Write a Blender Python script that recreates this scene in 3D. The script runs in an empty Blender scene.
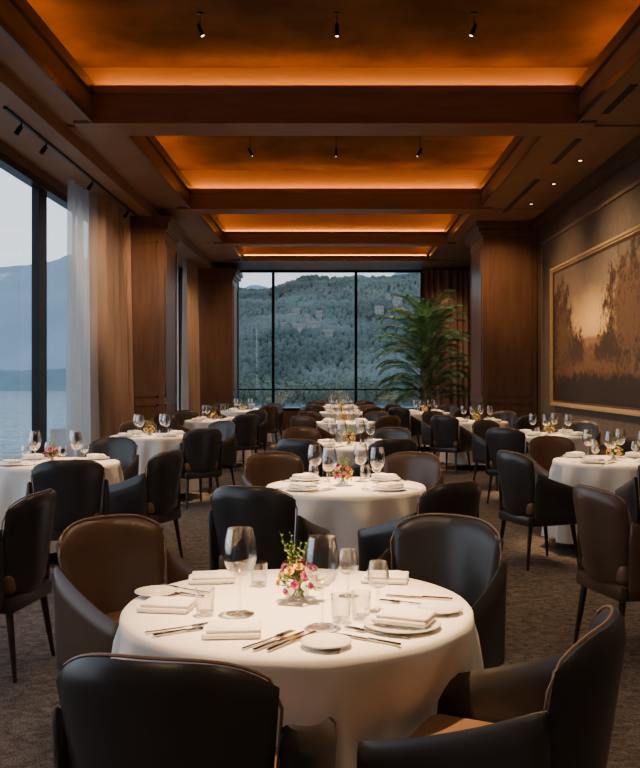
import bpy, bmesh, math, random
from mathutils import Vector, Matrix, noise
random.seed(7)
PI=math.pi; C=bpy.context.scene.collection
CAMZ=1.46; F=900.0; VX=335.0; VY=378.0
R=math.radians
# ---------------------------------------------------------------- materials
def mat(name,c1,c2=None,scale=8,rough=.5,metal=0,bump=0,bscale=60,coat=0,sheen=0,stretch=(1,1,1),spec=.5,detail=4,emit=None,estr=0):
    m=bpy.data.materials.new(name); m.use_nodes=True; n=m.node_tree.nodes; l=m.node_tree.links
    p=n['Principled BSDF']; p.inputs['Roughness'].default_value=rough; p.inputs['Metallic'].default_value=metal
    p.inputs['Base Color'].default_value=(*c1,1); p.inputs['Coat Weight'].default_value=coat
    p.inputs['Sheen Weight'].default_value=sheen; p.inputs['Specular IOR Level'].default_value=spec
    if emit: p.inputs['Emission Color'].default_value=(*emit,1); p.inputs['Emission Strength'].default_value=estr
    if c2 or bump:
        tc=n.new('ShaderNodeTexCoord'); mp=n.new('ShaderNodeMapping'); mp.inputs['Scale'].default_value=stretch
        l.new(tc.outputs['Object'],mp.inputs['Vector'])
    if c2:
        nz=n.new('ShaderNodeTexNoise'); nz.inputs['Scale'].default_value=scale; nz.inputs['Detail'].default_value=detail
        l.new(mp.outputs[0],nz.inputs['Vector']); r=n.new('ShaderNodeValToRGB')
        r.color_ramp.elements[0].position=.35; r.color_ramp.elements[1].position=.65
        r.color_ramp.elements[0].color=(*c1,1); r.color_ramp.elements[1].color=(*c2,1)
        l.new(nz.outputs['Fac'],r.inputs[0]); l.new(r.outputs[0],p.inputs['Base Color'])
    if bump:
        nb=n.new('ShaderNodeTexNoise'); nb.inputs['Scale'].default_value=bscale; nb.inputs['Detail'].default_value=3
        l.new(mp.outputs[0],nb.inputs['Vector']); b=n.new('ShaderNodeBump'); b.inputs['Strength'].default_value=bump; b.inputs['Distance'].default_value=.01
        l.new(nb.outputs['Fac'],b.inputs['Height']); l.new(b.outputs[0],p.inputs['Normal'])
    return m
def glassmat(name,tint=(1,1,1),k=.9,base=.04,pw=5):
    m=bpy.data.materials.new(name); m.use_nodes=True; n=m.node_tree.nodes; l=m.node_tree.links
    n.remove(n['Principled BSDF']); o=n['Material Output']
    t=n.new('ShaderNodeBsdfTransparent'); t.inputs[0].default_value=(*tint,1)
    g=n.new('ShaderNodeBsdfGlossy'); g.inputs['Roughness'].default_value=.03; g.inputs['Color'].default_value=(1,1,1,1)
    lw=n.new('ShaderNodeLayerWeight'); lw.inputs['Blend'].default_value=.5
    po=n.new('ShaderNodeMath'); po.operation='POWER'; po.inputs[1].default_value=pw; l.new(lw.outputs['Facing'],po.inputs[0])
    ma=n.new('ShaderNodeMath'); ma.operation='MULTIPLY_ADD'; ma.inputs[1].default_value=k; ma.inputs[2].default_value=base; ma.use_clamp=True
    l.new(po.outputs[0],ma.inputs[0]); mx=n.new('ShaderNodeMixShader'); l.new(ma.outputs[0],mx.inputs[0]); l.new(t.outputs[0],mx.inputs[1]); l.new(g.outputs[0],mx.inputs[2]); l.new(mx.outputs[0],o.inputs[0])
    return m
M={}
M['leather']=mat('charcoal_leather',(.032,.030,.032),(.046,.042,.043),6,.31,bump=.04,bscale=220)
M['leather_b']=mat('brown_leather',(.080,.046,.031),(.110,.063,.041),5,.31,bump=.04,bscale=220)
M['seat']=mat('seat_leather',(.16,.088,.050),(.21,.115,.066),5,.36,bump=.05,bscale=200)
M['piping']=mat('tan_piping',(.26,.17,.11),rough=.42)
M['legwood']=mat('black_wood',(.022,.014,.010),(.035,.022,.015),12,.35)
M['cloth']=mat('white_linen',(.80,.77,.73),(.84,.81,.77),3,.85,bump=.12,bscale=300,sheen=.05)
M['napkin']=mat('napkin_linen',(.82,.79,.77),(.78,.75,.72),20,.9,bump=.15,bscale=250)
M['china']=mat('white_china',(.84,.82,.79),rough=.12,coat=.4)
M['steel']=mat('polished_steel',(.42,.39,.36),rough=.12,metal=1)
M['glass']=glassmat('clear_glass',(.965,.965,.965),1.0,.07,1.7)
M['pane']=glassmat('window_glass',(.98,.99,1),.3,.015,5)
M['pane_far']=glassmat('reflective_window_glass',(.98,.99,1),.5,.10,5)
M['pink']=mat('pink_petals',(.50,.04,.22),(.78,.20,.42),30,.6)
M['white_p']=mat('cream_petals',(.85,.72,.62),(.9,.6,.5),30,.6)
M['orange_p']=mat('orange_petals',(.85,.42,.06),(.9,.58,.12),30,.6)
M['leaf']=mat('leaf_green',(.07,.16,.025),(.18,.30,.06),20,.5)
M['palm']=mat('palm_green',(.032,.085,.024),(.080,.16,.048),6,.5)
M['trunk']=mat('palm_trunk',(.10,.065,.04),(.16,.11,.07),20,.8,bump=.5)
M['pot']=mat('dark_ceramic',(.05,.04,.035),rough=.4)
M['soil']=mat('soil',(.03,.02,.015),rough=.95)
M['black']=mat('black_metal',(.012,.012,.013),rough=.4,metal=.6)
M['gold']=mat('aged_gold',(.62,.42,.19),(.72,.52,.26),30,.38,metal=.4)
M['wood']=mat('brown_wall_wood',(.125,.060,.034),(.165,.080,.045),2.2,.36,stretch=(6,6,.6),bump=.06,bscale=20)
M['wood_d']=mat('dark_trim_wood',(.085,.043,.025),(.11,.056,.033),4,.36,stretch=(4,4,.6))
M['mould']=mat('wall_moulding',(.25,.17,.11),(.29,.20,.13),6,.4)
M['ceil']=mat('copper_brown_plaster',(.10,.048,.020),(.19,.092,.040),1.4,.9,bump=.35,bscale=9,detail=9,spec=.05)
M['cove']=mat('cove_painted_glow',(.44,.26,.12),rough=.9,spec=.05)  # colour lightened so the cove faces carry extra strip glow
M['soffit']=mat('soffit_brown',(.26,.138,.074),(.30,.16,.088),2,.55,spec=.3)
M['beam']=mat('beam_wood',(.24,.112,.055),(.29,.14,.070),3,.45,stretch=(.6,4,4),spec=.3)
M['wallc']=mat('taupe_wallcovering',(.145,.108,.078),(.18,.138,.10),9,.8,bump=.12,bscale=90)
M['wallo']=mat('brown_wall_paint',(.12,.082,.055),(.14,.097,.067),3,.6)
M['curtain']=mat('brown_drape',(.30,.19,.13),(.38,.245,.17),5,.85,stretch=(1,1,.2),sheen=.3)
M['curtain_far']=mat('brown_far_drape',(.27,.15,.095),(.33,.19,.12),6,.8,sheen=.3)
M['led']=mat('led_amber',(1,.5,.15),emit=(1,.39,.065),estr=27)
M['lamp']=mat('lamp_warm',(1,.8,.5),emit=(1,.72,.4),estr=14)
M['vent']=mat('vent_black',(.01,.009,.009),rough=.6)
M['forest']=mat('hill_forest_haze',(.09,.125,.11),(.13,.175,.155),.06,.9,detail=8)  # distance haze mixed into the hill colour
M['trees']=mat('tree_haze_green',(.060,.092,.078),(.175,.215,.185),.022,.95,detail=14)  # tree colours lightened to paint in distance haze
M['mount']=mat('mountain_baked_haze',(.25,.335,.395),(.295,.375,.43),.012,.95,detail=8)  # bluish distance haze baked into the mountain colour
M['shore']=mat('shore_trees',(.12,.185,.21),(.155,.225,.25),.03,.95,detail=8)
M['house']=mat('pale_render',(.34,.33,.30),(.44,.42,.38),.2,rough=.9)
M['roof']=mat('roof_tile',(.24,.20,.175),rough=.9)
M['hwin']=mat('house_window',(.15,.15,.14),rough=.5)
M['hedge']=mat('hedge_leaf',(.08,.17,.055),(.18,.28,.10),8,.6)
M['stone']=mat('terrace_stone',(.24,.23,.22),(.3,.29,.27),3,.8)
M['water']=mat('lake_water',(.055,.125,.165),(.19,.285,.33),.22,.15,bump=1.0,bscale=.3,stretch=(.35,1,1),spec=.5,detail=9)
M['water'].node_tree.nodes['Bump'].inputs['Distance'].default_value=1.6
def carpet():
    m=bpy.data.materials.new('carpet'); m.use_nodes=True; n=m.node_tree.nodes; l=m.node_tree.links; p=n['Principled BSDF']
    p.inputs['Roughness'].default_value=.95; p.inputs['Specular IOR Level'].default_value=.1
    tc=n.new('ShaderNodeTexCoord'); a=n.new('ShaderNodeTexNoise'); a.inputs['Scale'].default_value=17; a.inputs['Detail'].default_value=7; a.inputs['Distortion'].default_value=1.0
    b=n.new('ShaderNodeTexNoise'); b.inputs['Scale'].default_value=110; b.inputs['Detail'].default_value=3
    mp=n.new('ShaderNodeMapping'); mp.inputs['Scale'].default_value=(1,1.2,1); l.new(tc.outputs['Object'],mp.inputs[0])
    l.new(mp.outputs[0],a.inputs['Vector']); l.new(mp.outputs[0],b.inputs['Vector'])
    mx=n.new('ShaderNodeMath'); mx.operation='MULTIPLY_ADD'; mx.inputs[1].default_value=.45; l.new(a.outputs['Fac'],mx.inputs[0])
    m2=n.new('ShaderNodeMath'); m2.operation='MULTIPLY'; m2.inputs[1].default_value=.55; l.new(b.outputs['Fac'],m2.inputs[0]); l.new(m2.outputs[0],mx.inputs[2])
    r=n.new('ShaderNodeValToRGB'); e=r.color_ramp.elements; e[0].position=.38; e[0].color=(.042,.036,.034,1); e[1].position=.63; e[1].color=(.225,.190,.168,1)
    l.new(mx.outputs[0],r.inputs[0]); l.new(r.outputs[0],p.inputs['Base Color'])
    bp=n.new('ShaderNodeBump'); bp.inputs['Strength'].default_value=.6; bp.inputs['Distance'].default_value=.01; l.new(b.outputs['Fac'],bp.inputs['Height']); l.new(bp.outputs[0],p.inputs['Normal'])
    return m
M['carpet']=carpet()
def sheermat():
    m=bpy.data.materials.new('sheer_voile'); m.use_nodes=True; n=m.node_tree.nodes; l=m.node_tree.links; n.remove(n['Principled BSDF']); o=n['Material Output']
    d=n.new('ShaderNodeBsdfDiffuse'); d.inputs[0].default_value=(.74,.72,.69,1); t=n.new('ShaderNodeBsdfTranslucent'); t.inputs[0].default_value=(.74,.72,.69,1)
    a=n.new('ShaderNodeMixShader'); a.inputs[0].default_value=.6; l.new(d.outputs[0],a.inputs[1]); l.new(t.outputs[0],a.inputs[2])
    tr=n.new('ShaderNodeBsdfTransparent'); b=n.new('ShaderNodeMixShader'); b.inputs[0].default_value=.22; l.new(a.outputs[0],b.inputs[1]); l.new(tr.outputs[0],b.inputs[2]); l.new(b.outputs[0],o.inputs[0])
    return m
M['sheer']=sheermat()
def paintmat():
    m=bpy.data.materials.new('landscape_canvas'); m.use_nodes=True; n=m.node_tree.nodes; l=m.node_tree.links; p=n['Principled BSDF']; p.inputs['Roughness'].default_value=.6
    tc=n.new('ShaderNodeTexCoord'); sp=n.new('ShaderNodeSeparateXYZ'); l.new(tc.outputs['Generated'],sp.inputs[0])
    mpn=n.new('ShaderNodeMapping'); mpn.inputs['Scale'].default_value=(0,2.3,1); l.new(tc.outputs['Generated'],mpn.inputs[0])
    def math_(op,a,b=None,c=None,clamp=False):
        q=n.new('ShaderNodeMath'); q.operation=op; q.use_clamp=clamp
        for i,v in enumerate((a,b,c)):
            if v is None: continue
            if isinstance(v,(int,float)): q.inputs[i].default_value=v
            else: l.new(v,q.inputs[i])
        return q.outputs[0]
    def noise_(s,d=6,ro=.65):
        q=n.new('ShaderNodeTexNoise'); q.inputs['Scale'].default_value=s; q.inputs['Detail'].default_value=d; q.inputs['Roughness'].default_value=ro; q.inputs['Distortion'].default_value=.4; l.new(mpn.outputs[0],q.inputs['Vector']); return q.outputs['Fac']
    Y=math_('SUBTRACT',1.0,sp.outputs['Y']); Z=sp.outputs['Z']
    def blob(cy,cz,ry,rz,amp,ns,sh=7,ro=.68):
        a=math_('DIVIDE',math_('SUBTRACT',Y,cy),ry); b=math_('DIVIDE',math_('SUBTRACT',Z,cz),rz)
        d=math_('SQRT',math_('ADD',math_('MULTIPLY',a,a),math_('MULTIPLY',b,b)))
        d=math_('ADD',d,math_('MULTIPLY',math_('SUBTRACT',noise_(ns,9,ro),.5),amp))
        return math_('MULTIPLY',math_('SUBTRACT',1.0,d),sh,None,True)
    r=n.new('ShaderNodeValToRGB'); e=r.color_ramp.elements
    zz=math_('MULTIPLY_ADD',noise_(3,5),.30,math_('SUBTRACT',Z,.15)); l.new(zz,r.inputs[0])
    e[0].position=.02; e[0].color=(.05,.025,.012,1); e[1].position=1; e[1].color=(.17,.125,.09,1)
    for po,c in ((.22,(.16,.075,.030,1)),(.36,(.34,.17,.065,1)),(.52,(.50,.30,.13,1)),(.68,(.38,.25,.13,1)),(.84,(.25,.175,.115,1))):
        k=e.new(po); k.color=c
    cur=r.outputs[0]
    L=(((.42,.56,.34,.26,.5,4,1.1),(1.0,.62,.24,1)),((.50,.42,.6,.05,1.6,8,2),(.36,.19,.075,1)),((.45,.32,.5,.10,2.0,12,3),(.20,.095,.038,1)),((.09,.54,.15,.40,3.0,9,3),(.045,.025,.014,1)),((.11,.48,.11,.28,4.0,26,2),(.16,.080,.034,1)),((.27,.34,.10,.20,2.6,15,3),(.075,.036,.016,1)),
       ((.78,.55,.24,.48,3.2,8,3),(.040,.022,.012,1)),((.74,.56,.19,.36,4.4,26,2),(.155,.078,.034,1)),((.57,.30,.14,.20,2.6,15,3),(.065,.031,.014,1)),((.42,.22,.42,.10,3.2,24,2),(.18,.085,.030,1)),((.42,.07,.8,.16,2.2,12,3),(.030,.016,.008,1)))
    for args,col in L:
        mx=n.new('ShaderNodeMix'); mx.data_type='RGBA'; l.new(blob(*args),mx.inputs['Factor']); l.new(cur,mx.inputs['A']); mx.inputs['B'].default_value=col; cur=mx.outputs['Result']
    l.new(cur,p.inputs['Base Color']); return m
M['painting']=paintmat()
# ---------------------------------------------------------------- mesh helpers
class MB:
    def __init__(s): s.v=[]; s.f=[]
    def add(s,vs,fs,T=None):
        o=len(s.v)
        s.v+= [tuple(T@Vector(v)) if T else tuple(v) for v in vs]; s.f+=[tuple(i+o for i in f) for f in fs]
    def box(s,x0,x1,y0,y1,z0,z1,T=None):
        s.add([(x0,y0,z0),(x1,y0,z0),(x1,y1,z0),(x0,y1,z0),(x0,y0,z1),(x1,y0,z1),(x1,y1,z1),(x0,y1,z1)],
              [(0,3,2,1),(4,5,6,7),(0,1,5,4),(1,2,6,5),(2,3,7,6),(3,0,4,7)],T)
    def rbox(s,cx,cy,cz,sx,sy,sz,bev,seg=3,T=None):
        bm=bmesh.new(); bmesh.ops.create_cube(bm,size=1)
        for v in bm.verts: v.co=Vector((v.co.x*sx+cx,v.co.y*sy+cy,v.co.z*sz+cz))
        bmesh.ops.bevel(bm,geom=list(bm.edges),offset=bev,segments=seg,profile=.5,affect='EDGES')
        bm.verts.index_update(); s.add([v.co.copy() for v in bm.verts],[[v.index for v in f.verts] for f in bm.faces],T); bm.free()
    def lathe(s,prof,n=32,T=None):
        vs=[];fs=[];k=len(prof)
        for i in range(n):
            a=2*PI*i/n
            for r,z in prof: vs.append((r*math.cos(a),r*math.sin(a),z))
        for i in range(n):
            j=(i+1)%n
            for q in range(k-1): fs.append((i*k+q,j*k+q,j*k+q+1,i*k+q+1))
        s.add(vs,fs,T)
    def tube(s,pts,rad,n=8,T=None,cap=True):
        pts=[Vector(p) for p in pts]; vs=[];fs=[]
        if not isinstance(rad,(list,tuple)): rad=[rad]*len(pts)
        for i,p in enumerate(pts):
            d=(pts[min(i+1,len(pts)-1)]-pts[max(i-1,0)]).normalized()
            u=d.cross(Vector((0,0,1)));
            if u.length<.05: u=d.cross(Vector((0,1,0)))
            u.normalize(); w=d.cross(u)
            for k in range(n):
                a=2*PI*k/n; vs.append(p+u*rad[i]*math.cos(a)+w*rad[i]*math.sin(a))
        for i in range(len(pts)-1):
            for k in range(n):
                k2=(k+1)%n; fs.append((i*n+k,i*n+k2,(i+1)*n+k2,(i+1)*n+k))
        if cap: fs.append(tuple(range(n))[::-1]); fs.append(tuple((len(pts)-1)*n+k for k in range(n)))
        s.add(vs,fs,T)
    def slab(s,f,nu,nv,t,T=None):
        def P(i,j): return Vector(f(-1+2*i/nu,j/nv))
        def N(u,v):
            e=.01; a=Vector(f(u+e,v))-Vector(f(u-e,v)); b=Vector(f(u,v+e))-Vector(f(u,v-e)); return a.cross(b).normalized()
        A=[];B=[]; vs=[]; fs=[]
        for i in range(nu+1):
            for j in range(nv+1):
                u=-1+2*i/nu; v=j/nv; p=P(i,j); nn=N(u,v)
                k=(1-abs(u)**8)*(1-abs(2*v-1)**8); tt=t*(.62+.38*k)
                A.append(p+nn*tt); B.append(p-nn*tt)
        W=nv+1; n0=len(A); vs=A+B
        for i in range(nu):
            for j in range(nv):
                a,b,c,d=i*W+j,(i+1)*W+j,(i+1)*W+j+1,i*W+j+1
                fs.append((a,b,c,d)); fs.append((d+n0,c+n0,b+n0,a+n0))
        ring=[i*W for i in range(nu+1)]+[nu*W+j for j in range(1,nv+1)]+[i*W+nv for i in range(nu-1,-1,-1)]+[j for j in range(nv-1,0,-1)]
        mid=[]
        for q,r_ in enumerate(ring):
            m=(vs[r_]+vs[r_+n0])/2; i,j=divmod(r_,W)
            inn=P(min(max(i,1),nu-1),min(max(j,1),nv-1)); m=m+(m-inn).normalized()*t*.55; mid.append(len(vs)); vs.append(m)
        L=len(ring)
        for q in range(L):
            p=(q+1)%L
            fs.append((ring[q],mid[q],mid[p],ring[p])); fs.append((mid[q],ring[q]+n0,ring[p]+n0,mid[p]))
        s.add(vs,fs,T)
    def build(s,name,m,parent=None,smooth=True,ang=40):
        me=bpy.data.meshes.new(name); me.from_pydata([tuple(v) for v in s.v],[],s.f); me.update()
        bm=bmesh.new(); bm.from_mesh(me); bmesh.ops.recalc_face_normals(bm,faces=bm.faces); bm.to_mesh(me); bm.free()
        if smooth:
            me.polygons.foreach_set('use_smooth',[True]*len(me.polygons)); me.set_sharp_from_angle(angle=R(ang))
        me.materials.append(M[m]); o=bpy.data.objects.new(name,me); C.objects.link(o)
        if parent: o.parent=parent
        return o
def tag(o,label,cat=None,group=None,kind=None):
    o['label']=label
    if cat: o['category']=cat
    if group: o['group']=group
    if kind: o['kind']=kind
    return o
def empty(name,loc=(0,0,0),rz=0):
    o=bpy.data.objects.new(name,None); C.objects.link(o); o.location=loc; o.rotation_euler=(0,0,rz); o.empty_display_size=.1; return o
def dup(o,loc=None,rz=None,label=None,group=None,parent=None):
    c=o.copy(); C.objects.link(c)
    if parent: c.parent=parent
    for ch in list(o.children): dup(ch,parent=c)
    if loc is not None: c.location=loc
    if rz is not None: c.rotation_euler=(0,0,rz)
    if label: c['label']=label
    if group: c['group']=group
    return c
def struct(mb,name,m,label,cat='wall',smooth=False):
    return tag(mb.build(name,m,None,smooth),label,cat,None,'structure')
# ---------------------------------------------------------------- ROOM
XL,XR,YF,YB=-4.0,3.9,25.0,-2.5; ZC=4.46; ZL=4.30; ZP=5.15
b=MB(); b.box(XL-.3,XR+.3,YB-.3,YF+.3,-.15,0); struct(b,'floor','carpet','mottled grey-brown carpet covering the whole dining room','floor')
b=MB(); b.box(XL-.3,XR+.3,YB-.3,YF+.3,ZP,ZP+.15); struct(b,'ceiling','ceil','copper-brown recessed ceiling panels glowing from cove light','ceiling')
beams=[(2.5,3.0,2.85,4.86),(10.5,11.0,2.85,4.86),(15.8,16.25,2.56,4.78),(19.9,20.25,2.48,4.70),(22.8,23.1,2.36,4.56)]
coff=[(3.0,10.5,2.85,4.86),(11.0,15.8,2.56,4.80),(16.25,19.9,2.48,4.74),(20.25,22.8,2.36,4.66)]
b=MB()
for (y0,y1,w,zt) in coff:
    ya,yb_=y0-.25,y1+.15
    b.box(-3.2,-w,ya,yb_,ZC,zt); b.box(-3.2,-w-.22,ya,yb_,zt,ZP)
    b.box(w,XR,ya,yb_,ZC,zt); b.box(w+.22,XR,ya,yb_,zt,ZP)
b.box(XL,-3.2,YB,YF,ZL,ZP); b.box(-3.2,XR,YB,2.75,ZC,ZP); b.box(-3.2,XR,23.1,YF,ZC,ZP)
struct(b,'ceiling_soffit','soffit','lower brown soffit bands running along both sides of the ceiling','ceiling')
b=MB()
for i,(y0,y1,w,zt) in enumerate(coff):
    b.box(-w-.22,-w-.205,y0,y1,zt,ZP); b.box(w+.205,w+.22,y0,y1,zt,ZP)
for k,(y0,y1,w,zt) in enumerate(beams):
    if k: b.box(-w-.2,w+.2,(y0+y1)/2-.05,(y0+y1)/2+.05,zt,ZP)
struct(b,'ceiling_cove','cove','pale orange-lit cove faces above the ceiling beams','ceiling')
nm=['','wide front','second','third','farthest']
for k,(y0,y1,w,zt) in enumerate(beams):
    b=MB(); b.box(-w-.2,w+.2,y0,y1,ZC-.02,zt-.05)
    b.box(-w-.2,w+.2,y0-.05,y1+.05,zt-.08 if k<3 else zt-.04,zt); b.box(-w-.2,w+.2,y0-.02,y1+.02,ZC-.035,ZC+.03)
    if k: struct(b,'ceiling_beam','beam','brown wooden cross beam over the dining room, the %s one'%nm[k],'beam')
    else: struct(b,'ceiling_beam','beam','brown wooden cross beam above the nearest table','beam')
n_=0
for i,(y0,y1,w,zt) in enumerate(coff):
    b=MB()
    for s in (-1,1):
        xa,xb=sorted((s*(w-.05),s*(w+.0))); b.box(xa,xb,y0,y1,zt-.10,zt+.03)
        xa,xb=sorted((s*(w-.03),s*(w+.0))); b.box(xa,xb,y0,y1,ZC-.03,ZC+.05)
    n_+=1; struct(b,'trim_%d'%n_,'wood_d','dark moulding lining the %s ceiling coffer'%('nearest','second','third','farthest')[i],'moulding')
    za=beams[i][3]+.004; zb=beams[i+1][3]+.004
    bars=[(-w-.12,-w-.09,y0+.05,y1-.05,zt+.004),(w+.09,w+.12,y0+.05,y1-.05,zt+.004),(-w+.05,w-.05,y1+.09,y1+.12,zb)]
    if i: bars.append((-w+.05,w-.05,y0-.12,y0-.09,za))
    for (xa,xb,ya,yb_,z) in bars:
        b=MB(); b.box(xa,xb,ya,yb_,z,z+.02)
        tag(b.build('cove_light_strip','led',None,False),'amber light strip hidden in the ceiling cove','light strip','amber cove light strips')
b=MB(); b.box(XR,XR+.3,YB,YF,0,ZP); struct(b,'wall_right','wallo','brown right-hand wall carrying the large painting','wall')
b=MB(); b.box(XR-.012,XR,9.2,16.7,.55,3.95); struct(b,'wall_right_panel','wallc','taupe textured wall covering behind the framed painting','wall')
b=MB()
for (y0,y1,z0,z1) in ((9.1,16.8,3.93,3.98),(9.1,16.8,.5,.56),(16.72,16.8,.5,3.98),(9.1,9.18,.5,3.98)): b.box(XR-.05,XR,y0,y1,z0,z1)
struct(b,'trim_6','mould','raised picture-panel moulding around the painting on the right wall','moulding')
b=MB(); b.box(XR-.10,XR,YB,17.3,4.28,ZC); b.box(XR-.16,XR,YB,17.3,4.38,ZC)
struct(b,'trim_5','wood_d','dark cornice along the top of the right wall','moulding')
b=MB(); b.box(XR-.03,XR,YB,17.3,0,.16); struct(b,'baseboard_right','wood_d','dark baseboard along the right wall','baseboard')
b=MB(); b.box(XL-.3,XR+.3,YB-.3,YB,0,ZP); struct(b,'wall_back','wallo','plain brown wall behind the camera','wall')
b=MB(); b.box(XL-.3,XL,YB,YF,0,.35); b.box(XL-.3,XL,YB,YF,4.17,ZP); b.box(XL-.3,XL,YB,.6,.35,4.17); b.box(XL-.3,XL,15.9,17.2,.35,4.17); b.box(XL-.3,XL,23.4,YF,.35,4.17)
struct(b,'wall_left','wood','dark brown left wall holding the tall lake windows','wall')
def lwin(k,y0,y1,mull,lab):
    o=empty('window_%d'%k,(XL-.1,y0,.35)); tag(o,lab,'window',None,'structure')
    b=MB(); h=4.17-.35
    for y,w in mull: b.box(-.04,.06,y-y0-w/2,y-y0+w/2,0,h)
    b.box(-.06,.10,0,y1-y0,0,.08); b.box(-.06,.10,0,y1-y0,h-.10,h)
    b.build('window_frame','black',o,False)
    b=MB(); b.box(0,.012,0,y1-y0,.04,h-.04); b.build('window_pane','pane',o,False)
lwin(1,.6,15.9,[(.65,.1),(4.2,.1),(8.2,.1),(12.45,.34),(15.85,.1)],'tall black-framed window on the left looking over the lake')
lwin(2,17.2,23.4,[(17.25,.1),(19.3,.08),(21.4,.08),(23.35,.1)],'tall left window between the two brown pillars')
b=MB(); WX0,WX1,WZ=-2.72,2.42,.55
b.box(XL,XR,YF,YF+.3,0,WZ); b.box(XL,WX0,YF,YF+.3,WZ,ZP); b.box(WX1,XR,YF,YF+.3,WZ,ZP); b.box(WX0,WX1,YF,YF+.3,ZC,ZP)
struct(b,'wall_far','wood','dark brown far wall around the wide hillside window','wall')
o=empty('window_3',(0,YF+.12,0)); tag(o,'wide far window in three panes facing the wooded hillside','window',None,'structure')
b=MB()
for px in (237,273,356,422):
    x=(px-VX)*YF/F; b.box(x-.04,x+.04,-.06,.06,WZ,ZC)
b.box(WX0,WX1,-.06,.06,WZ,WZ+.07); b.box(WX0,WX1,-.06,.06,ZC-.06,ZC); b.box(WX0,WX1,-.05,.05,1.12,1.16)
b.build('window_frame','black',o,False); b=MB(); b.box(WX0,WX1,0,.012,WZ,ZC); b.build('window_pane','pane_far',o,False)
def pillar(name,x0,x1,y0,y1,lab,zt):
    b=MB(); b.box(x0,x1,y0,y1,0,zt)
    for (za,zb,ex) in ((zt-.10,zt,.14),(zt-.20,zt-.10,.09),(zt-.26,zt-.20,.04),(0,.22,.03)): b.box(x0-ex,x1+ex,y0-ex,y1+ex,za,zb)
    s=.10
    for (za,zb) in ((.38,1.0),(1.12,zt-.42)):
        b.box(x0+s,x1-s,y0-.02,y0,za,za+.035); b.box(x0+s,x1-s,y0-.02,y0,zb-.035,zb); b.box(x0+s,x0+s+.035,y0-.02,y0,za,zb); b.box(x1-s-.035,x1-s,y0-.02,y0,za,zb)
        for xs,sg in ((x0,-1),(x1,1)):
            xa,xb=sorted((xs,xs+sg*.02)); b.box(xa,xb,y0+s,y1-s,za,za+.035); b.box(xa,xb,y0+s,y1-s,zb-.035,zb); b.box(xa,xb,y0+s,y0+s+.035,za,zb); b.box(xa,xb,y1-s-.035,y1-s,za,zb)
    struct(b,name,'wood',lab,'pillar')
pillar('wall_left_pillar',XL+.02,-3.02,15.9,17.2,'panelled brown wood pillar beside the left brown drapes',ZL)
pillar('wall_left_far_pillar',XL+.02,-2.66,23.4,24.6,'far brown wood pillar at the left edge of the hillside window',ZL)
pillar('wall_right_pillar',2.84,XR-.02,17.3,18.9,'panelled brown wood pillar to the right of the palm',ZC)
# ---------------------------------------------------------------- curtains
def curtain(name,m,a,bb,z0,z1,n,amp,label,cat='curtain',seed=0):
    a=Vector(a);bb=Vector(bb); d=(bb-a); L=d.length; d.normalize(); nn=Vector((-d.y,d.x)); b=MB(); N=n*14; vs=[];fs=[]; K=14; rn=random.Random(seed)
    am_=[rn.uniform(.45,1.15) for _ in range(2*n+3)]
    for i in range(N+1):
        t=i/N; u=t*n*2+.45*math.sin(t*9+seed); k=int(max(0,u))
        for j in range(K+1):
            s=j/K; am=amp*am_[k%len(am_)]*(.55+.5*(1-s)); ww=math.sin(u*PI+.35*math.sin(s*2.2+seed)*(1-s))
            p=a+d*(L*t)+nn*(ww*am); vs.append((p.x,p.y,z0+(z1-z0)*s))
    for i in range(N):
        for j in range(K): q=i*(K+1)+j; fs.append((q,q+K+1,q+K+2,q+1))
    b.add(vs,fs); o=b.build(name,m,None,True,80); tag(o,label,cat); return o
curtain('sheer_curtain','sheer',(-3.76,12.72),(-3.76,13.62),.02,4.28,4,.08,'white sheer curtain hanging at the left window beside the brown drape',seed=1)
curtain('drape','curtain',(-3.66,13.72),(-3.66,15.74),.02,4.28,8,.20,'heavy brown drape gathered at the left window beside the near pillar',seed=6)
curtain('sheer_curtain','sheer',(-3.72,19.4),(-3.72,21.2),.02,4.28,7,.06,'pale sheer curtain between the two left pillars',seed=3)
curtain('drape','curtain',(-3.58,21.4),(-3.58,23.2),.02,4.28,6,.18,'brown drape beside the far left pillar',seed=4)
curtain('drape','curtain_far',(2.36,24.65),(3.7,24.65),.02,4.42,7,.12,'brown drape behind the palm, right of the hillside window',seed=5)
# ---------------------------------------------------------------- painting
o=empty('framed_painting',(XR-.03,13.2,2.18)); tag(o,'large gold-framed autumn landscape painting on the right wall','painting')
y0,y1,z0,z1=-2.9,2.72,-1.2,1.2
def fr(b,y0,y1,z0,z1,w,x0,x1):
    b.box(x0,x1,y0,y1,z1-w,z1); b.box(x0,x1,y0,y1,z0,z0+w); b.box(x0,x1,y0,y0+w,z0+w,z1-w); b.box(x0,x1,y1-w,y1,z0+w,z1-w)
b=MB(); fr(b,y0,y1,z0,z1,.035,-.07,.015); fr(b,y0+.035,y1-.035,z0+.035,z1-.035,.03,-.045,.015); b.build('frame','gold',o,False)
b=MB(); fr(b,y0+.065,y1-.065,z0+.065,z1-.065,.03,-.03,.015); b.build('inner_frame','wood_d',o,False)
b=MB(); b.box(-.015,.01,y0+.09,y1-.09,z0+.09,z1-.09); b.build('canvas','painting',o,False)
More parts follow.
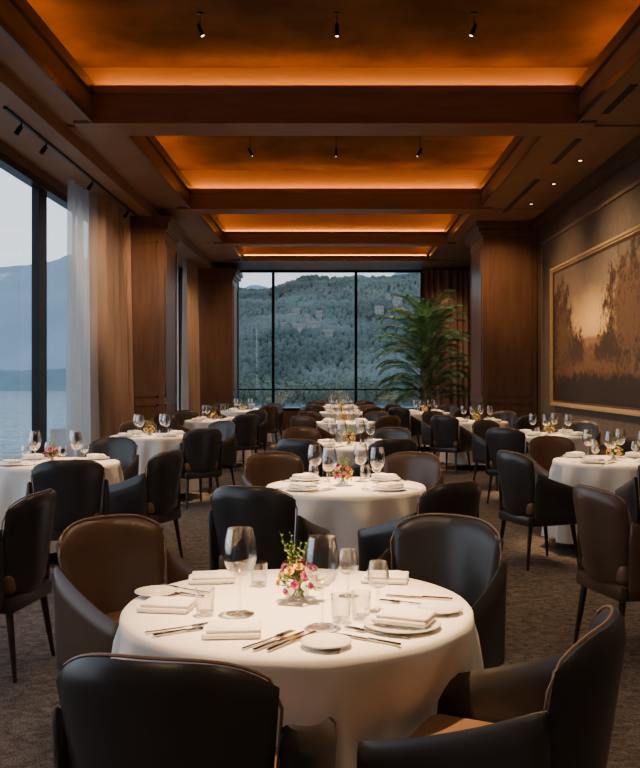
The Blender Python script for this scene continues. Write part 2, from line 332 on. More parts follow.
# ---------------------------------------------------------------- ceiling fittings
def spot(loc,L,tilt,az,label,group):
    o=empty('ceiling_spotlight',loc,az)
    b=MB(); b.lathe([(0,0),(.035,0),(.035,-.015),(0,-.015)],16); b.build('mount','black',o)
    b=MB(); b.tube([(0,0,-.015),(0,0,-L)],.006); b.build('stem','black',o)
    T=Matrix.Translation((0,0,-L))@Matrix.Rotation(tilt,4,'Y')
    b=MB(); b.lathe([(0,.05),(.018,.05),(.022,.03),(.026,-.08),(.022,-.08),(.020,-.065),(0,-.065)],16,T); b.build('lamp_head','black',o)
    b=MB(); b.lathe([(0,-.067),(.019,-.067),(.019,-.072),(0,-.072)],16,T); b.build('bulb','lamp',o)
    tag(o,label,'spotlight',group); return o
for i,px in enumerate((200,337,474)):
    spot(((px-VX)*9.1/F,9.1,ZP),.16,R((-22,0,22)[i]),0,'small black ceiling spotlight near the front, %s'%('left of three','middle of three','right of three')[i],'front ceiling spotlights')
for i,px in enumerate((250,336,420)):
    spot(((px-VX)*13/F,13,ZP),.42,R((-28,0,28)[i]),0,'black stem spotlight in the second coffer, %s one'%('left','middle','right')[i],'second row ceiling spotlights')
o=empty('track_light',(-3.45,9.4,ZL)); tag(o,'black track light on the left ceiling soffit above the lake windows','track light')
b=MB(); b.box(-.015,.015,0,6.4,-.03,0); b.build('rail','black',o,False)
for yy in (.5,1.35,3.4,5.6):
    b=MB(); b.tube([(0,yy,-.03),(0,yy,-.08)],.010); b.lathe([(0,0),(.026,0),(.030,-.11),(.024,-.11),(.024,-.09),(0,-.09)],14,Matrix.Translation((0,yy,-.07))@Matrix.Rotation(R(35),4,'Y')); b.build('spot_head','black',o)
for (ya,yb_,lab) in ((11.3,12.6,'near'),(13.6,16.3,'far')):
    b=MB(); b.box(3.02,3.1,ya,yb_,ZC-.008,ZC+.001); tag(b.build('ceiling_vent','vent',None,False),'narrow black slot vent in the right soffit, the %s one'%lab,'vent')
b=MB(); b.box(3.02,3.1,9.2,10.2,ZC-.008,ZC+.001); tag(b.build('ceiling_vent','vent',None,False),'short black slot vent at the right edge of the ceiling','vent')
for (x,y,z,lab) in ((3.38,12.4,ZC,'near right soffit'),(3.38,13.9,ZC,'middle right soffit'),(3.38,15.5,ZC,'far right soffit near the pillar'),(-3.7,14.6,ZL,'left soffit above the brown drape'),(-3.45,18.5,ZL,'left soffit beyond the near pillar')):
    o=empty('downlight',(x,y,z)); tag(o,'small round recessed downlight in the '+lab,'downlight')
    b=MB(); b.lathe([(.03,-.001),(.05,-.001),(.05,-.01),(.03,-.01)],18); b.build('trim_ring','black',o)
    b=MB(); b.lathe([(0,-.004),(.03,-.004),(.03,-.001),(0,-.001)],18); b.build('lens','lamp',o)
# ---------------------------------------------------------------- chair
def backf(u,v):
    w=.188+.048*v; ztop=.875-.060*abs(u)**4; z=.40+(ztop-.40)*v
    y=-.225+.085*abs(u)**2.2-.07*v
    return (u*w,y,z)
def armf(s):
    def f(u,v):
        t=(u+1)/2
        y=-.185+.435*t; x=s*(.222+.034*math.sin(PI*(.25+.5*t)))
        zt=.605+.125*max(0,1-t)**1.6-.02*t**4; zb=.35
        x+=s*.012*v
        return (x,y,zb+(zt-zb)*v)
    return f
def make_chair(lm,label):
    o=empty('armchair'); tag(o,label,'chair')
    b=MB(); b.slab(backf,18,10,.027); bk=b.build('backrest',lm,o,True,70)
    pts=[]
    for v in [0,.25,.5,.75,.9]: pts.append(backf(-1.0,v))
    for k in range(-9,10): pts.append(backf(k/10,1.0))
    for v in [.9,.75,.5,.25,0]: pts.append(backf(1.0,v))
    cen=Vector((0,-.25,.6)); P=[]
    for p in pts:
        p=Vector(p); d=Vector((p.x-cen.x,0,max(0,p.z-.80)*3)); P.append(p+d.normalized()*.017+Vector((0,.014,0)))
    b=MB(); b.tube(P,.0040,6); b.build('piping','piping',bk)
    b=MB(); b.rbox(0,.02,.462,.43,.46,.12,.042,4); b.build('seat','seat',o)
    b=MB(); b.rbox(0,.0,.365,.45,.46,.08,.02,2); b.build('seat_frame',lm,o)
    for s in (-1,1):
        b=MB(); b.slab(armf(s),14,6,.025); b.build('armrest',lm,o,True,70)
    for sx in (-1,1):
        for sy in (-1,1):
            b=MB(); b.tube([(sx*.185,sy*.19,.335),(sx*.20,sy*.215,.15),(sx*.215,sy*.235,0)],[.019,.015,.010],8); b.build('leg','legwood',o)
    return o
chairD=make_chair('leather',''); chairB=make_chair('leather_b',''); used={}
def chair(x,y,fx,fy,label,brown=False,group=None):
    src=chairB if brown else chairD; k='b' if brown else 'd'; rz=math.atan2(-fx,fy)
    if k not in used:
        used[k]=1; src.location=(x,y,0); src.rotation_euler=(0,0,rz); src['label']=label; o=src
        if group: src['group']=group
    else: o=dup(src,(x,y,0),rz,label,group)
    return o
# ---------------------------------------------------------------- tables
T={'c1':(-.115,2.80,.535,'nearest round table'),'c2':(.07,5.9,.52,'second centre-row table'),'c3':(.17,9.4,.5,'third centre-row table'),
   'c4':(.16,14.4,.5,'fourth centre-row table'),'c5':(.16,18.6,.5,'fifth centre-row table'),'c6':(.12,22.3,.5,'farthest centre-row table'),
   'l1':(-2.33,7.5,.52,'nearest left-hand table'),'l2':(-2.24,11.0,.5,'second left-hand table'),'l3':(-2.0,15.0,.5,'third left-hand table'),'l4':(-1.95,19.4,.5,'farthest left-hand table'),
   'r1':(2.40,7.7,.52,'nearest right-hand table'),'r2':(2.68,11.2,.5,'second right-hand table'),'r3':(2.3,14.6,.5,'third right-hand table'),'r4':(1.85,18.4,.5,'farthest right-hand table')}
S={
 'c1':[(-.315,2.10,.2,.98,'near left side',0),(.40,2.26,-.90,.44,'near right side',0),(-.75,3.50,.72,-.69,'far left side',1),(.34,3.50,-.55,-.84,'far right side',0)],
 'c2':[(-.37,4.98,.33,.94,'near left side',0),(.50,5.12,-.66,.75,'near right side',0),(-.36,6.66,.5,-.85,'far left side',1),(.48,6.66,-.5,-.85,'far right side',1)],
 'c3':[(-.25,8.65,.4,.9,'near left side',0),(.48,8.62,-.3,.95,'near right side',0),(-.28,10.15,.5,-.85,'far left side',1),(.55,10.15,-.5,-.85,'far right side',0)],
 'l1':[(-1.93,6.5,-.3,.95,'near right side',0),(-1.53,7.15,-.93,.35,'right side',0),(-2.15,8.35,-.2,-.98,'far side',0)],
 'l2':[(-1.62,10.35,-.6,.8,'near right side',0),(-2.55,11.8,.35,-.93,'far left side',1),(-1.62,11.7,-.6,-.8,'far right side',0)],
 'r1':[(1.60,7.1,.93,.36,'near left side',0),(2.15,8.52,.25,-.97,'far left side',1),(2.86,8.5,-.45,-.9,'far right side',0),(2.45,6.75,0,1,'near right side',0)],
 'r2':[(2.08,10.5,.6,.8,'near left side',0),(2.15,11.95,.55,-.83,'far left side',0),(3.2,11.95,-.55,-.83,'far right side',0)],
}
for k in ('c4','c5','c6','l3','l4','r3','r4'):
    x,y,r,_=T[k]; S[k]=[]
    for dx,dy,p in ((-.50,-.68,'near left side'),(.50,-.68,'near right side'),(-.48,.72,'far left side'),(.48,.72,'far right side')):
        j=random.uniform(-.05,.05); S[k].append((x+dx+j,y+dy+j,-dx,-dy,p,int(random.random()<.25)))
def cloth(key):
    x0,y0,Rr,lab=T[key]; n=180; zb=.10
    rings=[(.0,.757),(.5*Rr,.757),(Rr-.02,.757),(Rr-.004,.7545),(Rr+.004,.745),(Rr+.007,.72)]
    K=10; vs=[];fs=[]; ph=random.uniform(0,6); nf=random.choice([10,11,12])
    lim=[]
    for s in S[key]:
        dx,dy=s[0]-x0,s[1]-y0; d=math.hypot(dx,dy); lim.append((math.atan2(dy,dx),d-.30))
    tot=len(rings)+K
    for i in range(n):
        a=2*PI*i/n
        for r,z in rings: vs.append((r*math.cos(a),r*math.sin(a),z))
        for k in range(1,K+1):
            t=k/K; z=.72+(zb-.72)*t
            f=math.sin(nf*a+ph+1.3*math.sin(2*a+ph)); f=math.copysign(abs(f)**.8,f); f2=math.sin((nf*2+3)*a+ph*2)
            fo=.055*t**.6*f+.012*t*f2
            r=Rr+.012+.034*t+fo
            for (la,ld) in lim:
                da=(a-la+PI)%(2*PI)-PI
                if abs(da)<R(60):
                    L=ld/math.cos(da)+fo*.35
                    if L<r: w=min(1,t*3.2); r=r*(1-w)+L*w
            vs.append((r*math.cos(a),r*math.sin(a),z))
    for i in range(n):
        j=(i+1)%n
        for q in range(tot-1): fs.append((i*tot+q,i*tot+q+1,j*tot+q+1,j*tot+q))
    b=MB(); b.add(vs,fs); o=b.build('tablecloth','cloth',None,True,60); o.location=(x0,y0,0)
    tag(o,'white linen tablecloth draped over the '+lab,'tablecloth','white tablecloths')
for key,(x,y,Rr,lab) in T.items():
    o=empty('round_table',(x,y,0)); tag(o,'pedestal dining table under white cloth, the '+lab,'table','round dining tables')
    b=MB(); b.lathe([(0,.752),(Rr-.015,.752),(Rr-.01,.74),(Rr-.015,.72),(0,.72)],48); b.build('tabletop','legwood',o)
    b=MB(); b.lathe([(0,.72),(.05,.72),(.04,.4),(.05,.03),(0,.03)],20); b.build('pedestal','black',o)
    b=MB(); b.lathe([(0,.03),(.2,.03),(.24,.01),(.24,0),(0,0)],28); b.build('base','black',o)
    cloth(key)
    for (sx,sy,fx,fy,p,br) in S[key]:
        chair(sx,sy,fx,fy,('brown' if br else 'charcoal')+' leather armchair on the %s of the %s'%(p,lab),br,'leather armchairs around the tables')
chair(-1.74,4.55,-1,.12,'charcoal leather armchair cut off by the left edge of the photo',0,'leather armchairs around the tables')
chair(1.60,4.80,.97,.25,'brown leather armchair nearest the right edge of the photo',1,'leather armchairs around the tables')
# ---------------------------------------------------------------- tableware
def wineglass(h,rb,label):
    o=empty('wine_glass'); tag(o,label,'glass')
    st=h*.44; s=rb/.044; hb=h-st
    b=MB(); b.lathe([(0,0),(.036*s,0),(.037*s,.002),(.012,.006),(.005,.014),(.0038,.03),(.0038,st-.02),(.006,st-.006),(0,st-.002)],28); b.build('foot_and_stem','glass',o)
    pr=[(0,st),(.018*s,st+.004),(.034*s,st+.16*hb),(.043*s,st+.35*hb),(.044*s,st+.45*hb),(.040*s,st+.75*hb),(.033*s,st+hb)]
    inn=[(r-.0016 if r>.002 else 0,z+ (.002 if r<.02*s else 0)) for r,z in pr[::-1]]
    b=MB(); b.lathe(pr+inn,32); b.build('bowl','glass',o)
    return o
def tumbler(label):
    b=MB(); b.lathe([(0,0),(.024,0),(.026,.004),(.029,.080),(.0275,.080),(.0245,.012),(0,.010)],28); o=b.build('tumbler','glass'); tag(o,label,'glass'); return o
def plate(r,label,name='plate'):
    b=MB(); b.lathe([(0,0),(r*.6,0),(r*.62,.003),(r*.97,.012),(r,.0135),(r*.98,.016),(r*.64,.007),(0,.006)],40); o=b.build(name,'china'); tag(o,label,'plate'); return o
def napkin(label):
    b=MB(); nx,ny=18,12; vs=[];fs=[]
    b.rbox(0,0,.008,.160,.110,.0155,.0075,4)
    b.rbox(.006,.002,.0205,.148,.104,.0105,.005,4)
    for i in range(nx+1):
        for j in range(ny+1):
            u=i/nx; v=j/ny; x=-.066+.135*u; y=-.049+.098*v
            e=max(0,min(1,min(u,1-u,v,1-v)*7)); vs.append((x,y,.0235+.0055*e**.5+.0022*math.sin(u*7+v*3)*e))
    for i in range(nx):
        for j in range(ny): q=i*(ny+1)+j; fs.append((q,q+ny+1,q+ny+2,q+1))
    b.add(vs,fs)
    o=b.build('folded_napkin','napkin',None,True,60); tag(o,label,'napkin'); return o
def fork(label):
    b=MB(); b.rbox(0,-.045,.004,.009,.11,.003,.0014,2); b.rbox(0,.022,.005,.005,.04,.003,.0013,2); b.rbox(0,.052,.005,.022,.028,.0025,.0012,2)
    for k in range(4): b.rbox(-.0085+.00567*k,.082,.006,.0028,.045,.0022,.0009,2)
    o=b.build('fork','steel'); tag(o,label,'fork'); return o
def knife(label):
    o=empty('knife'); b=MB(); b.rbox(0,-.055,.005,.012,.10,.006,.0028,2); b.build('handle','steel',o)
    b=MB(); b.add([(-.007,-.01,.002),(.007,-.01,.002),(.009,.07,.002),(.004,.11,.002),(-.007,.112,.002),(-.007,-.01,.004),(.007,-.01,.004),(.009,.07,.004),(.004,.11,.004),(-.007,.112,.004)],
      [(4,3,2,1,0),(5,6,7,8,9),(0,1,6,5),(1,2,7,6),(2,3,8,7),(3,4,9,8),(4,0,5,9)]); b.build('blade','steel',o,False); tag(o,label,'knife'); return o
def vase(kind,label):
    o=empty('flower_vase'); tag(o,label,'flower vase')
    b=MB(); b.lathe([(0,0),(.030,0),(.034,.006),(.034,.045),(.037,.050),(.0355,.050),(.032,.045),(.032,.01),(0,.008)],28); b.build('vase','glass',o)
    rnd=random.Random(kind); b=MB()
    for k in range(18):
        a=k*2.4; b.tube([(.02*math.cos(a),.02*math.sin(a),.012),(.012*math.cos(a+2),.012*math.sin(a+2),.06)],.0016,5)
    for k in range(80):
        a=rnd.uniform(0,2*PI); el=rnd.uniform(-.2,1.1); L=rnd.uniform(.05,.085)
        base=Vector((rnd.uniform(-.02,.02),rnd.uniform(-.02,.02),.055)); d=Vector((math.cos(a)*math.cos(el),math.sin(a)*math.cos(el),math.sin(el)))
        tip=base+d*L; side=d.cross(Vector((0,0,1))).normalized()*rnd.uniform(.007,.013); s0=base+d*L*.45; up=d.cross(side).normalized()*.004
        b.add([s0,s0+(tip-s0)*.5+side+up,tip,s0+(tip-s0)*.5-side+up],[(0,1,2),(0,2,3)])
    for k in range(14):
        a=rnd.uniform(0,2*PI); top=Vector((math.cos(a)*rnd.uniform(.01,.06),math.sin(a)*rnd.uniform(.01,.06),rnd.uniform(.15,.22))); base=Vector((0,0,.06)); b.tube([base,(base+top)/2+Vector((0,0,.01)),top],[.0013,.001,.0006],5)
        for q in range(5,16):
            c=base.lerp(top,q/15); th=q*2.3; sd=Vector((math.cos(th),math.sin(th),.5)).normalized(); l=.019*(1.25-q/18); t=sd.cross(Vector((0,0,1))).normalized()*l*.33
            b.add([c,c+sd*l*.5+t,c+sd*l,c+sd*l*.5-t],[(0,1,2,3)])
    b.build('foliage','leaf',o,False)
    cols=['pink','pink','orange_p','pink','pink'] if kind==1 else ['orange_p','orange_p','white_p','pink','orange_p']
    NB=21
    for k in range(NB):
        a=k*2.4; q_=(k+.5)/NB; ph=math.acos(1-q_*1.4); rr=.058
        c=Vector((rr*math.sin(ph)*math.cos(a),rr*math.sin(ph)*math.sin(a),.062+.055*math.cos(ph)+rnd.uniform(-.006,.016)))
        nd=Vector((c.x,c.y,(c.z-.055)*.9)).normalized(); q=nd.to_track_quat('Z','Y').to_matrix().to_4x4(); TT=Matrix.Translation(c)@q
        b=MB(); s=rnd.uniform(.012,.019)
        for ring,(np_,el) in enumerate(((7,.25),(6,.8),(4,1.25))):
            for i in range(np_):
                th=2*PI*i/np_+ring*.5; e=Vector((math.cos(th),math.sin(th),0)); t=Vector((-e.y,e.x,0)); ce,se=math.cos(el),math.sin(el); l=s*(1-.18*ring)
                p0=Vector((0,0,0)); p1=e*l*.55*ce+Vector((0,0,l*.55*se)); p2=e*l*ce+Vector((0,0,l*se*1.05))
                b.add([p0,p1+t*l*.42,p2+t*l*.22,p2-t*l*.22,p1-t*l*.42],[(0,1,2,3,4)],TT)
        b.build('blossom',cols[k%5],o,True,80)
    return o
ZT=.7585
def tp(px,py):
    d=F*(CAMZ-ZT)/(py-VY); return ((px-VX)*d/F,d)
pw=wineglass(.255,.050,''); ptum=tumbler(''); pplate=plate(.068,'','side_plate'); pdin=plate(.11,''); pnap=napkin(''); pfork=fork(''); pknife=knife(''); pv1=vase(1,''); pv2=vase(2,''); psg=wineglass(.15,.034,'')
first={}
def put(src,x,y,z,rz,label,group=None):
    if src.name not in first:
        first[src.name]=1; src.location=(x,y,z); src.rotation_euler=(0,0,rz); src['label']=label
        if group: src['group']=group
        return src
    return dup(src,(x,y,z),rz,label,group)
def putp(src,px,py,rz,label,dz=0,group=None):
    x,y=tp(px,py); return put(src,x,y,ZT+dz,R(rz),label,group)
putp(pv1,298,601,0,'small glass vase of pink and yellow flowers on the nearest table')
putp(pw,240,614,0,'tall wine glass left of the flowers on the nearest table')
putp(pw,322,627,40,'tall wine glass in front of the flowers, right of them, nearest table')
putp(psg,348,596,0,'smaller stemmed glass behind the pair of tumblers on the nearest table')
putp(psg,378,611,0,'smaller stemmed glass left of the right-hand napkin, nearest table')
putp(ptum,205,615,0,'clear tumbler beside the napkins at the left of the nearest table')
putp(ptum,259,586,0,'clear tumbler behind the left wine glass on the nearest table')
putp(ptum,341,622,0,'clear tumbler, left one of the pair right of the flowers')
putp(ptum,361,619,0,'clear tumbler, right one of the pair right of the flowers')
putp(pplate,156,595,0,'small white side plate at the left edge of the nearest table')
putp(pplate,326,646,0,'small white side plate at the front edge of the nearest table')
putp(pplate,440,612,0,'small empty white side plate at the right edge of the nearest table')
putp(pdin,402,627,0,'white dinner plate under the folded napkin at right, nearest table')
putp(pnap,212,581,8,'folded white napkin at the far left of the nearest table')
putp(pnap,167,609,-8,'folded white napkin beside the left edge of the nearest table')
putp(pnap,232,634,4,'folded white napkin at the front left of the nearest table')
putp(pnap,385,581,-8,'folded white napkin at the far right of the nearest table')
putp(pnap,404,627,-22,'folded white napkin on the dinner plate at right, nearest table',.0165)
for (src,px,py,rz,lab) in ((pfork,180,629,-62,'steel fork in front of the left napkin, nearest table'),(pknife,189,631,-58,'steel knife in front of the left napkin, nearest table'),
   (pfork,268,641,-38,'steel fork, leftmost of the three pieces at the front of the nearest table'),(pknife,279,642,-36,'steel knife, middle of the three pieces at the front of the nearest table'),(pknife,292,642,-34,'steel knife, rightmost of the three pieces at the front of the nearest table'),
   (pknife,366,640,58,'steel knife at the front right of the nearest table'),(pfork,378,634,60,'steel fork at the front right of the nearest table'),
   (pfork,412,604,72,'steel fork behind the right napkin, nearest table'),(pknife,420,598,75,'steel knife behind the right napkin, nearest table'),
   (pfork,186,590,60,'steel fork beside the far left napkin, nearest table'),(pknife,178,594,62,'steel knife beside the far left napkin, nearest table')):
    putp(src,px,py,rz,lab)
for key,(x,y,Rr,lab) in T.items():
    if key=='c1': continue
    put(pv1 if key in('c2','l1') else pv2,x-.02,y-.02,ZT,random.uniform(0,6),('pink' if key in ('c2','l1') else 'orange')+' flowers in a small vase on the '+lab,'table flowers')
    for a,p in ((225,'near left'),(315,'near right'),(135,'far left'),(45,'far right')):
        a=R(a); ca,sa=math.cos(a),math.sin(a); rz=a+PI/2; t=Vector((-sa,ca))
        def at(r,s): return (x+ca*r+t.x*s, y+sa*r+t.y*s)
        X,Y=at(Rr*.42,.07); put(pw,X,Y,ZT,0,'stemmed wine glass at the %s setting of the %s'%(p,lab),'wine glasses')
        X,Y=at(Rr*.45,-.06); put(ptum if y>9 else psg,X,Y,ZT,0,'%s glass at the %s setting of the %s'%('low tumbler' if y>9 else 'small stemmed',p,lab),'table glasses')
        X,Y=at(Rr*.74,0); put(pdin,X,Y,ZT,0,'white dinner plate at the %s setting of the %s'%(p,lab),'dinner plates')
        put(pnap,X,Y,ZT+.0165,rz,'folded white napkin at the %s setting of the %s'%(p,lab),'folded napkins')
        if y<12:
            X,Y=at(Rr*.74,-.14); put(pfork,X,Y,ZT,rz+PI,'steel fork at the %s setting of the %s'%(p,lab),'table forks')
            X,Y=at(Rr*.74,.14); put(pknife,X,Y,ZT,rz+PI,'steel knife at the %s setting of the %s'%(p,lab),'table knives')
# ---------------------------------------------------------------- palm
PX,PY=2.15,21.2
o=empty('potted_palm',(PX,PY,0)); tag(o,'tall potted palm with arching green fronds beside the hillside window','palm')
b=MB(); b.lathe([(0,0),(.2,0),(.27,.5),(.28,.55),(.25,.55),(.24,.48),(0,.48)],28); b.build('pot','pot',o)
b=MB(); b.lathe([(0,.5),(.245,.5),(.245,.47),(0,.47)],24); b.build('soil','soil',o)
for k in range(5):
    a=k*1.3; b=MB(); r=.07; b.tube([(r*math.cos(a),r*math.sin(a),.48),(r*1.4*math.cos(a),r*1.4*math.sin(a),1.0),(r*2*math.cos(a),r*2*math.sin(a),1.7+.14*k)],[.03,.026,.018],8); b.build('trunk','trunk',o)
rnd=random.Random(3); NF=78
for k in range(NF):
    a=k*2.399+rnd.uniform(-.2,.2); f=k/NF; hz=.85+1.75*f; L=rnd.uniform(1.1,1.45); el=R(36+48*f+rnd.uniform(-12,8)); b=MB(); pts=[]; p=Vector((.08*math.cos(a),.08*math.sin(a),hz)); N=16
    for i in range(N+1):
        pts.append(p.copy()); e=el-(i/N)**1.6*R(95); p=p+Vector((math.cos(a)*math.cos(e),math.sin(a)*math.cos(e),math.sin(e)))*L/N
    b.tube(pts,[.010*(1-i/N)+.002 for i in range(N+1)],5)
    for i in range(3,N+1):
        for h in (0,.33,.66):
            q=pts[i] if h==0 or i==N else pts[i].lerp(pts[min(i+1,N)],h)
            d=(pts[min(i+1,N)]-pts[i-1]).normalized(); sd=d.cross(Vector((0,0,1))).normalized()
            ll=.30*math.sin(PI*min(1,(i+h)/N*.85+.12))+.06
            for s in (-1,1):
                dr=(sd*s*.75+d*.75-Vector((0,0,.15+rnd.uniform(-.1,.1)))).normalized(); w=d*.011
                b.add([q-w*.4,q+dr*ll*.45-w,q+dr*ll-Vector((0,0,.05)),q+dr*ll*.45+w],[(0,1,2,3)])
    b.build('frond','palm',o,False)
# ---------------------------------------------------------------- outside
b=MB(); b.box(-3000,1500,28.6,3500,-8.2,-8); b.box(-3000,-8.2,-600,28.6,-8.2,-8); struct(b,'ground_lake','water','calm blue-grey lake outside the left windows','lake')
b=MB(); b.box(-8,9,YF+.3,28.6,-8,.02); struct(b,'floor_terrace','stone','stone terrace outside the far window','terrace')
def hf(name,m,x0,x1,y0,y1,nx,ny,f,label):
    b=MB(); vs=[];fs=[]
    for i in range(nx+1):
        for j in range(ny+1):
            x=x0+(x1-x0)*i/nx; y=y0+(y1-y0)*j/ny; vs.append((x,y,f(x,y)))
    for i in range(nx):
        for j in range(ny): q=i*(ny+1)+j; fs.append((q,q+ny+1,q+ny+2,q+1))
    b.add(vs,fs); return struct(b,name,m,label,'hill',True)
def fm(x,y):
    t=max(0,min(1,(y-900)/450)); t=t*t*(3-2*t)
    r=(165 if x>-200 else 165+min(45,(-200-x)*.25))+24*noise.noise(Vector((x*.006,1,0)))+14*noise.noise(Vector((x*.02,4,0)))
    return -12+r*t*(.85+.25*noise.noise(Vector((x*.012,y*.012,0))))+10*noise.noise(Vector((x*.03,y*.03,3)))*t
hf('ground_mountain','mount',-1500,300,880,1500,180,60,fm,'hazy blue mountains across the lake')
def fs_(x,y):
    t=max(0,min(1,(y-640)/90)); return -9+t*(16+7*noise.noise(Vector((x*.01,7,0)))+3*noise.noise(Vector((x*.08,y*.08,2))))*(1 if x<-130 else max(0,(-100-x)/30))
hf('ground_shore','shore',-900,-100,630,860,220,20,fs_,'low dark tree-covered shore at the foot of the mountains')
def fh(x,y):
    t=max(0,min(1,(y-330)/330)); t=t**.85
    top=66+.12*(x+40)+6*noise.noise(Vector((x*.02,2,0)))
    return -9+ (top+9)*t+(5*noise.noise(Vector((x*.03,y*.03,5)))+12*noise.noise(Vector((x*.012,y*.012,9))))*t
hf('ground_hill','forest',-95,190,320,700,90,90,fh,'wooded hillside filling the far window')
hs=[(284,325,'lowest left'),(291,318,'left'),(299,326,'broad lower'),(306,319,'upper right'),(297,311,'topmost left'),(314,326,'right end of the left cluster'),(388,296,'upper of the right-hand pair'),(397,301,'lower of the right-hand pair'),(328,332,'low, near the middle pane'),(319,315,'lone one right of the left cluster'),(379,308,'lone one in the right pane')]
HP=[]
for k,(px,py,lab) in enumerate(hs):
    u=(px-VX)/F; v=(VY-py)/F; y=340
    while y<690 and fh(u*y,y)+4<CAMZ+v*y: y+=2
    x=u*y; z=fh(x,y)+1.2; w=3.0+(k%3)*1.7; HP.append((x,y)); o=empty('hillside_house',(x,y,z),R(-24+17*(k%4))); tag(o,'tiny pale house on the wooded hillside, '+lab,'house','hillside houses')
    h=2.6+(k%2)*1.2
    b=MB(); b.box(-w/2,w/2,-1.8,1.8,-4,h); b.build('wall','house',o,False)
    b=MB(); b.add([(-w/2-.3,-2.1,h),(w/2+.3,-2.1,h),(w/2+.3,2.1,h),(-w/2-.3,2.1,h),(-w/2,0,h+1.4),(w/2,0,h+1.4)],[(0,1,5,4),(2,3,4,5),(0,4,3),(1,2,5),(0,3,2,1)]); b.build('roof','roof',o,False)
    for xx in (-w/4,w/4):
        for zz in (h-1.3,h-2.7): b=MB(); b.box(xx-.3,xx+.3,-1.86,-1.78,zz,zz+.7); b.build('window','hwin',o,False)
b=MB(); rnd=random.Random(5)
for k in range(15000):
    y=rnd.uniform(335,670); x=rnd.uniform(-.16*y,.16*y)
    if x<-92 or x>185: continue
    if any(abs(x-hx)<3.8 and -12<y-hy<5 for hx,hy in HP): continue
    dn=noise.noise(Vector((x*.02,y*.02,1)))
    z=fh(x,y); h=rnd.uniform(1.6,4.5)+max(0,dn)*6; r=h*rnd.uniform(.25,.55); vs=[(x,y,z+h)]
    for (rr,zz) in ((.66,.78),(1,.38),(.6,-.1)):
        for q in range(5): a=q*2*PI/5+rnd.uniform(-.4,.4); g=rnd.uniform(.75,1.25); vs.append((x+r*rr*g*math.cos(a),y+r*rr*g*math.sin(a),z+h*zz))
    fs=[(0,1+q,1+(q+1)%5) for q in range(5)]
    for g in (0,1): fs+=[(1+g*5+q,6+g*5+q,6+g*5+(q+1)%5,1+g*5+(q+1)%5) for q in range(5)]
    b.add(vs,fs)
tag(b.build('hillside_trees','trees',None,True,180),'dense trees covering the hillside beyond the far window','trees',None,'stuff')
b=MB(); rnd=random.Random(8)
for k in range(7000):
    x=rnd.uniform(-3.6,3.6); y=rnd.uniform(26.3,27.1); z=rnd.uniform(.62,1.42+.06*math.sin(x*2.7)+.04*math.sin(x*9)); a=rnd.uniform(0,6.3); s=rnd.uniform(.03,.06); d=Vector((math.cos(a),math.sin(a),rnd.uniform(-.3,.9)))*s; t=Vector((-d.y,d.x,rnd.uniform(-.02,.02))).normalized()*s*.45; c=Vector((x,y,z))
    b.add([c-d,c+t,c+d,c-t],[(0,1,2,3)])
tag(b.build('terrace_hedge','hedge',None,False),'low green hedge on the terrace outside the far window','hedge',None,'stuff')
b=MB(); b.box(-3.7,3.7,26.2,27.2,.02,.56); tag(b.build('planter_box','stone',None,False),'long stone planter holding the terrace hedge','planter')
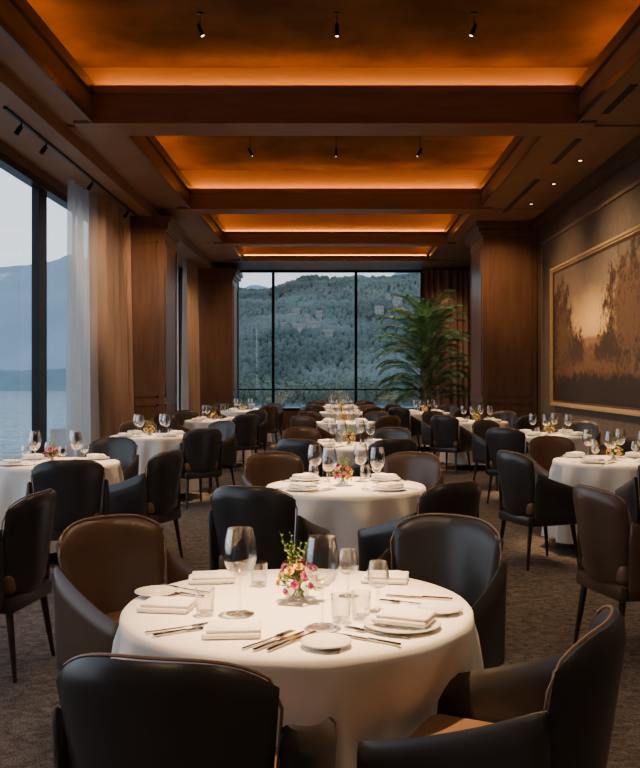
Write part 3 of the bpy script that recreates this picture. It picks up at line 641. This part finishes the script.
# ---------------------------------------------------------------- lights
def spotl(x,y,z,e,ang,col=(1,.60,.29),tx=None,ty=None,tz=0,blend=1.0,rad=.06):
    l=bpy.data.lights.new('spot_and_fill','SPOT'); l.energy=e; l.spot_size=R(ang); l.spot_blend=blend; l.color=col; l.shadow_soft_size=rad
    o=bpy.data.objects.new('spot_and_fill',l); C.objects.link(o); o.location=(x,y,z)
    d=Vector(((x if tx is None else tx)-x,(y if ty is None else ty)-y,tz-z)); o.rotation_euler=d.to_track_quat('-Z','Y').to_euler()
for key,(x,y,Rr,lab) in T.items():
    cz=key[0]=='c'; e=2700 if key in('c1','c2') else (2000 if cz else 1300)
    spotl(x*(1 if cz else .95)+(.05 if key=='c1' else 0),y+(-.05 if key=='c1' else .05),4.3,e,23)
    spotl(x,y,4.35,150,62,rad=.1)
for y in (-.8,2.2,5.4,8.8,12.4,15.9,19.6,22.6):
    for x in (-1.9,1.9): spotl(x,y,4.38,110,150,blend=1,col=(1,.70,.44),rad=.15)  # unseen wide spots added as warm fill for the whole room
spotl(1.2,12.0,4.4,560,70,tx=XR,ty=12.4,tz=2.2,col=(1,.68,.38),rad=.15); spotl(1.4,15.0,4.4,300,75,tx=XR,ty=15.0,tz=2.2,rad=.15)
spotl(-2.9,11.6,4.2,320,50,tx=-3.6,ty=14.9,tz=2.4,col=(1,.72,.48))  # unseen spot added from the camera side to bring out drape folds
spotl(-2.2,14.4,4.3,190,50,tx=-3.4,ty=15.9,tz=3.2); spotl(2.2,15.6,4.3,220,50,tx=3.2,ty=17.3,tz=3.2)
spotl(1.2,19.0,4.4,420,60,tx=PX,ty=PY,tz=2.4,col=(1,.85,.65)); spotl(-2.2,20.5,4.25,170,60,tx=-3.6,ty=22.5,tz=2.2); spotl(2.9,23.3,4.4,70,60,tx=3.0,ty=24.7,tz=2.8)  # unseen spot added to light the palm; two more aim at far drapes
# world
w=bpy.data.worlds.new('dusk_sky'); bpy.context.scene.world=w; w.use_nodes=True; n=w.node_tree.nodes; l=w.node_tree.links; bg=n['Background']
tc=n.new('ShaderNodeTexCoord'); sp=n.new('ShaderNodeSeparateXYZ'); l.new(tc.outputs['Generated'],sp.inputs[0]); r=n.new('ShaderNodeValToRGB'); l.new(sp.outputs['Z'],r.inputs[0])
e=r.color_ramp.elements; e[0].position=0; e[0].color=(.78,.84,.89,1); e[1].position=.5; e[1].color=(.36,.50,.70,1); k=e.new(.24); k.color=(.74,.84,.93,1)
l.new(r.outputs[0],bg.inputs[0]); bg.inputs[1].default_value=2.0
# camera
cd=bpy.data.cameras.new('camera'); co=bpy.data.objects.new('camera',cd); C.objects.link(co); co.location=(0,0,CAMZ); co.rotation_euler=(PI/2,0,0)
cd.sensor_width=36; cd.lens=F/768*36; cd.shift_x=-(VX-320)/768; cd.shift_y=-(384-VY)/768; cd.clip_end=6000; cd.clip_start=.05
bpy.context.scene.camera=co
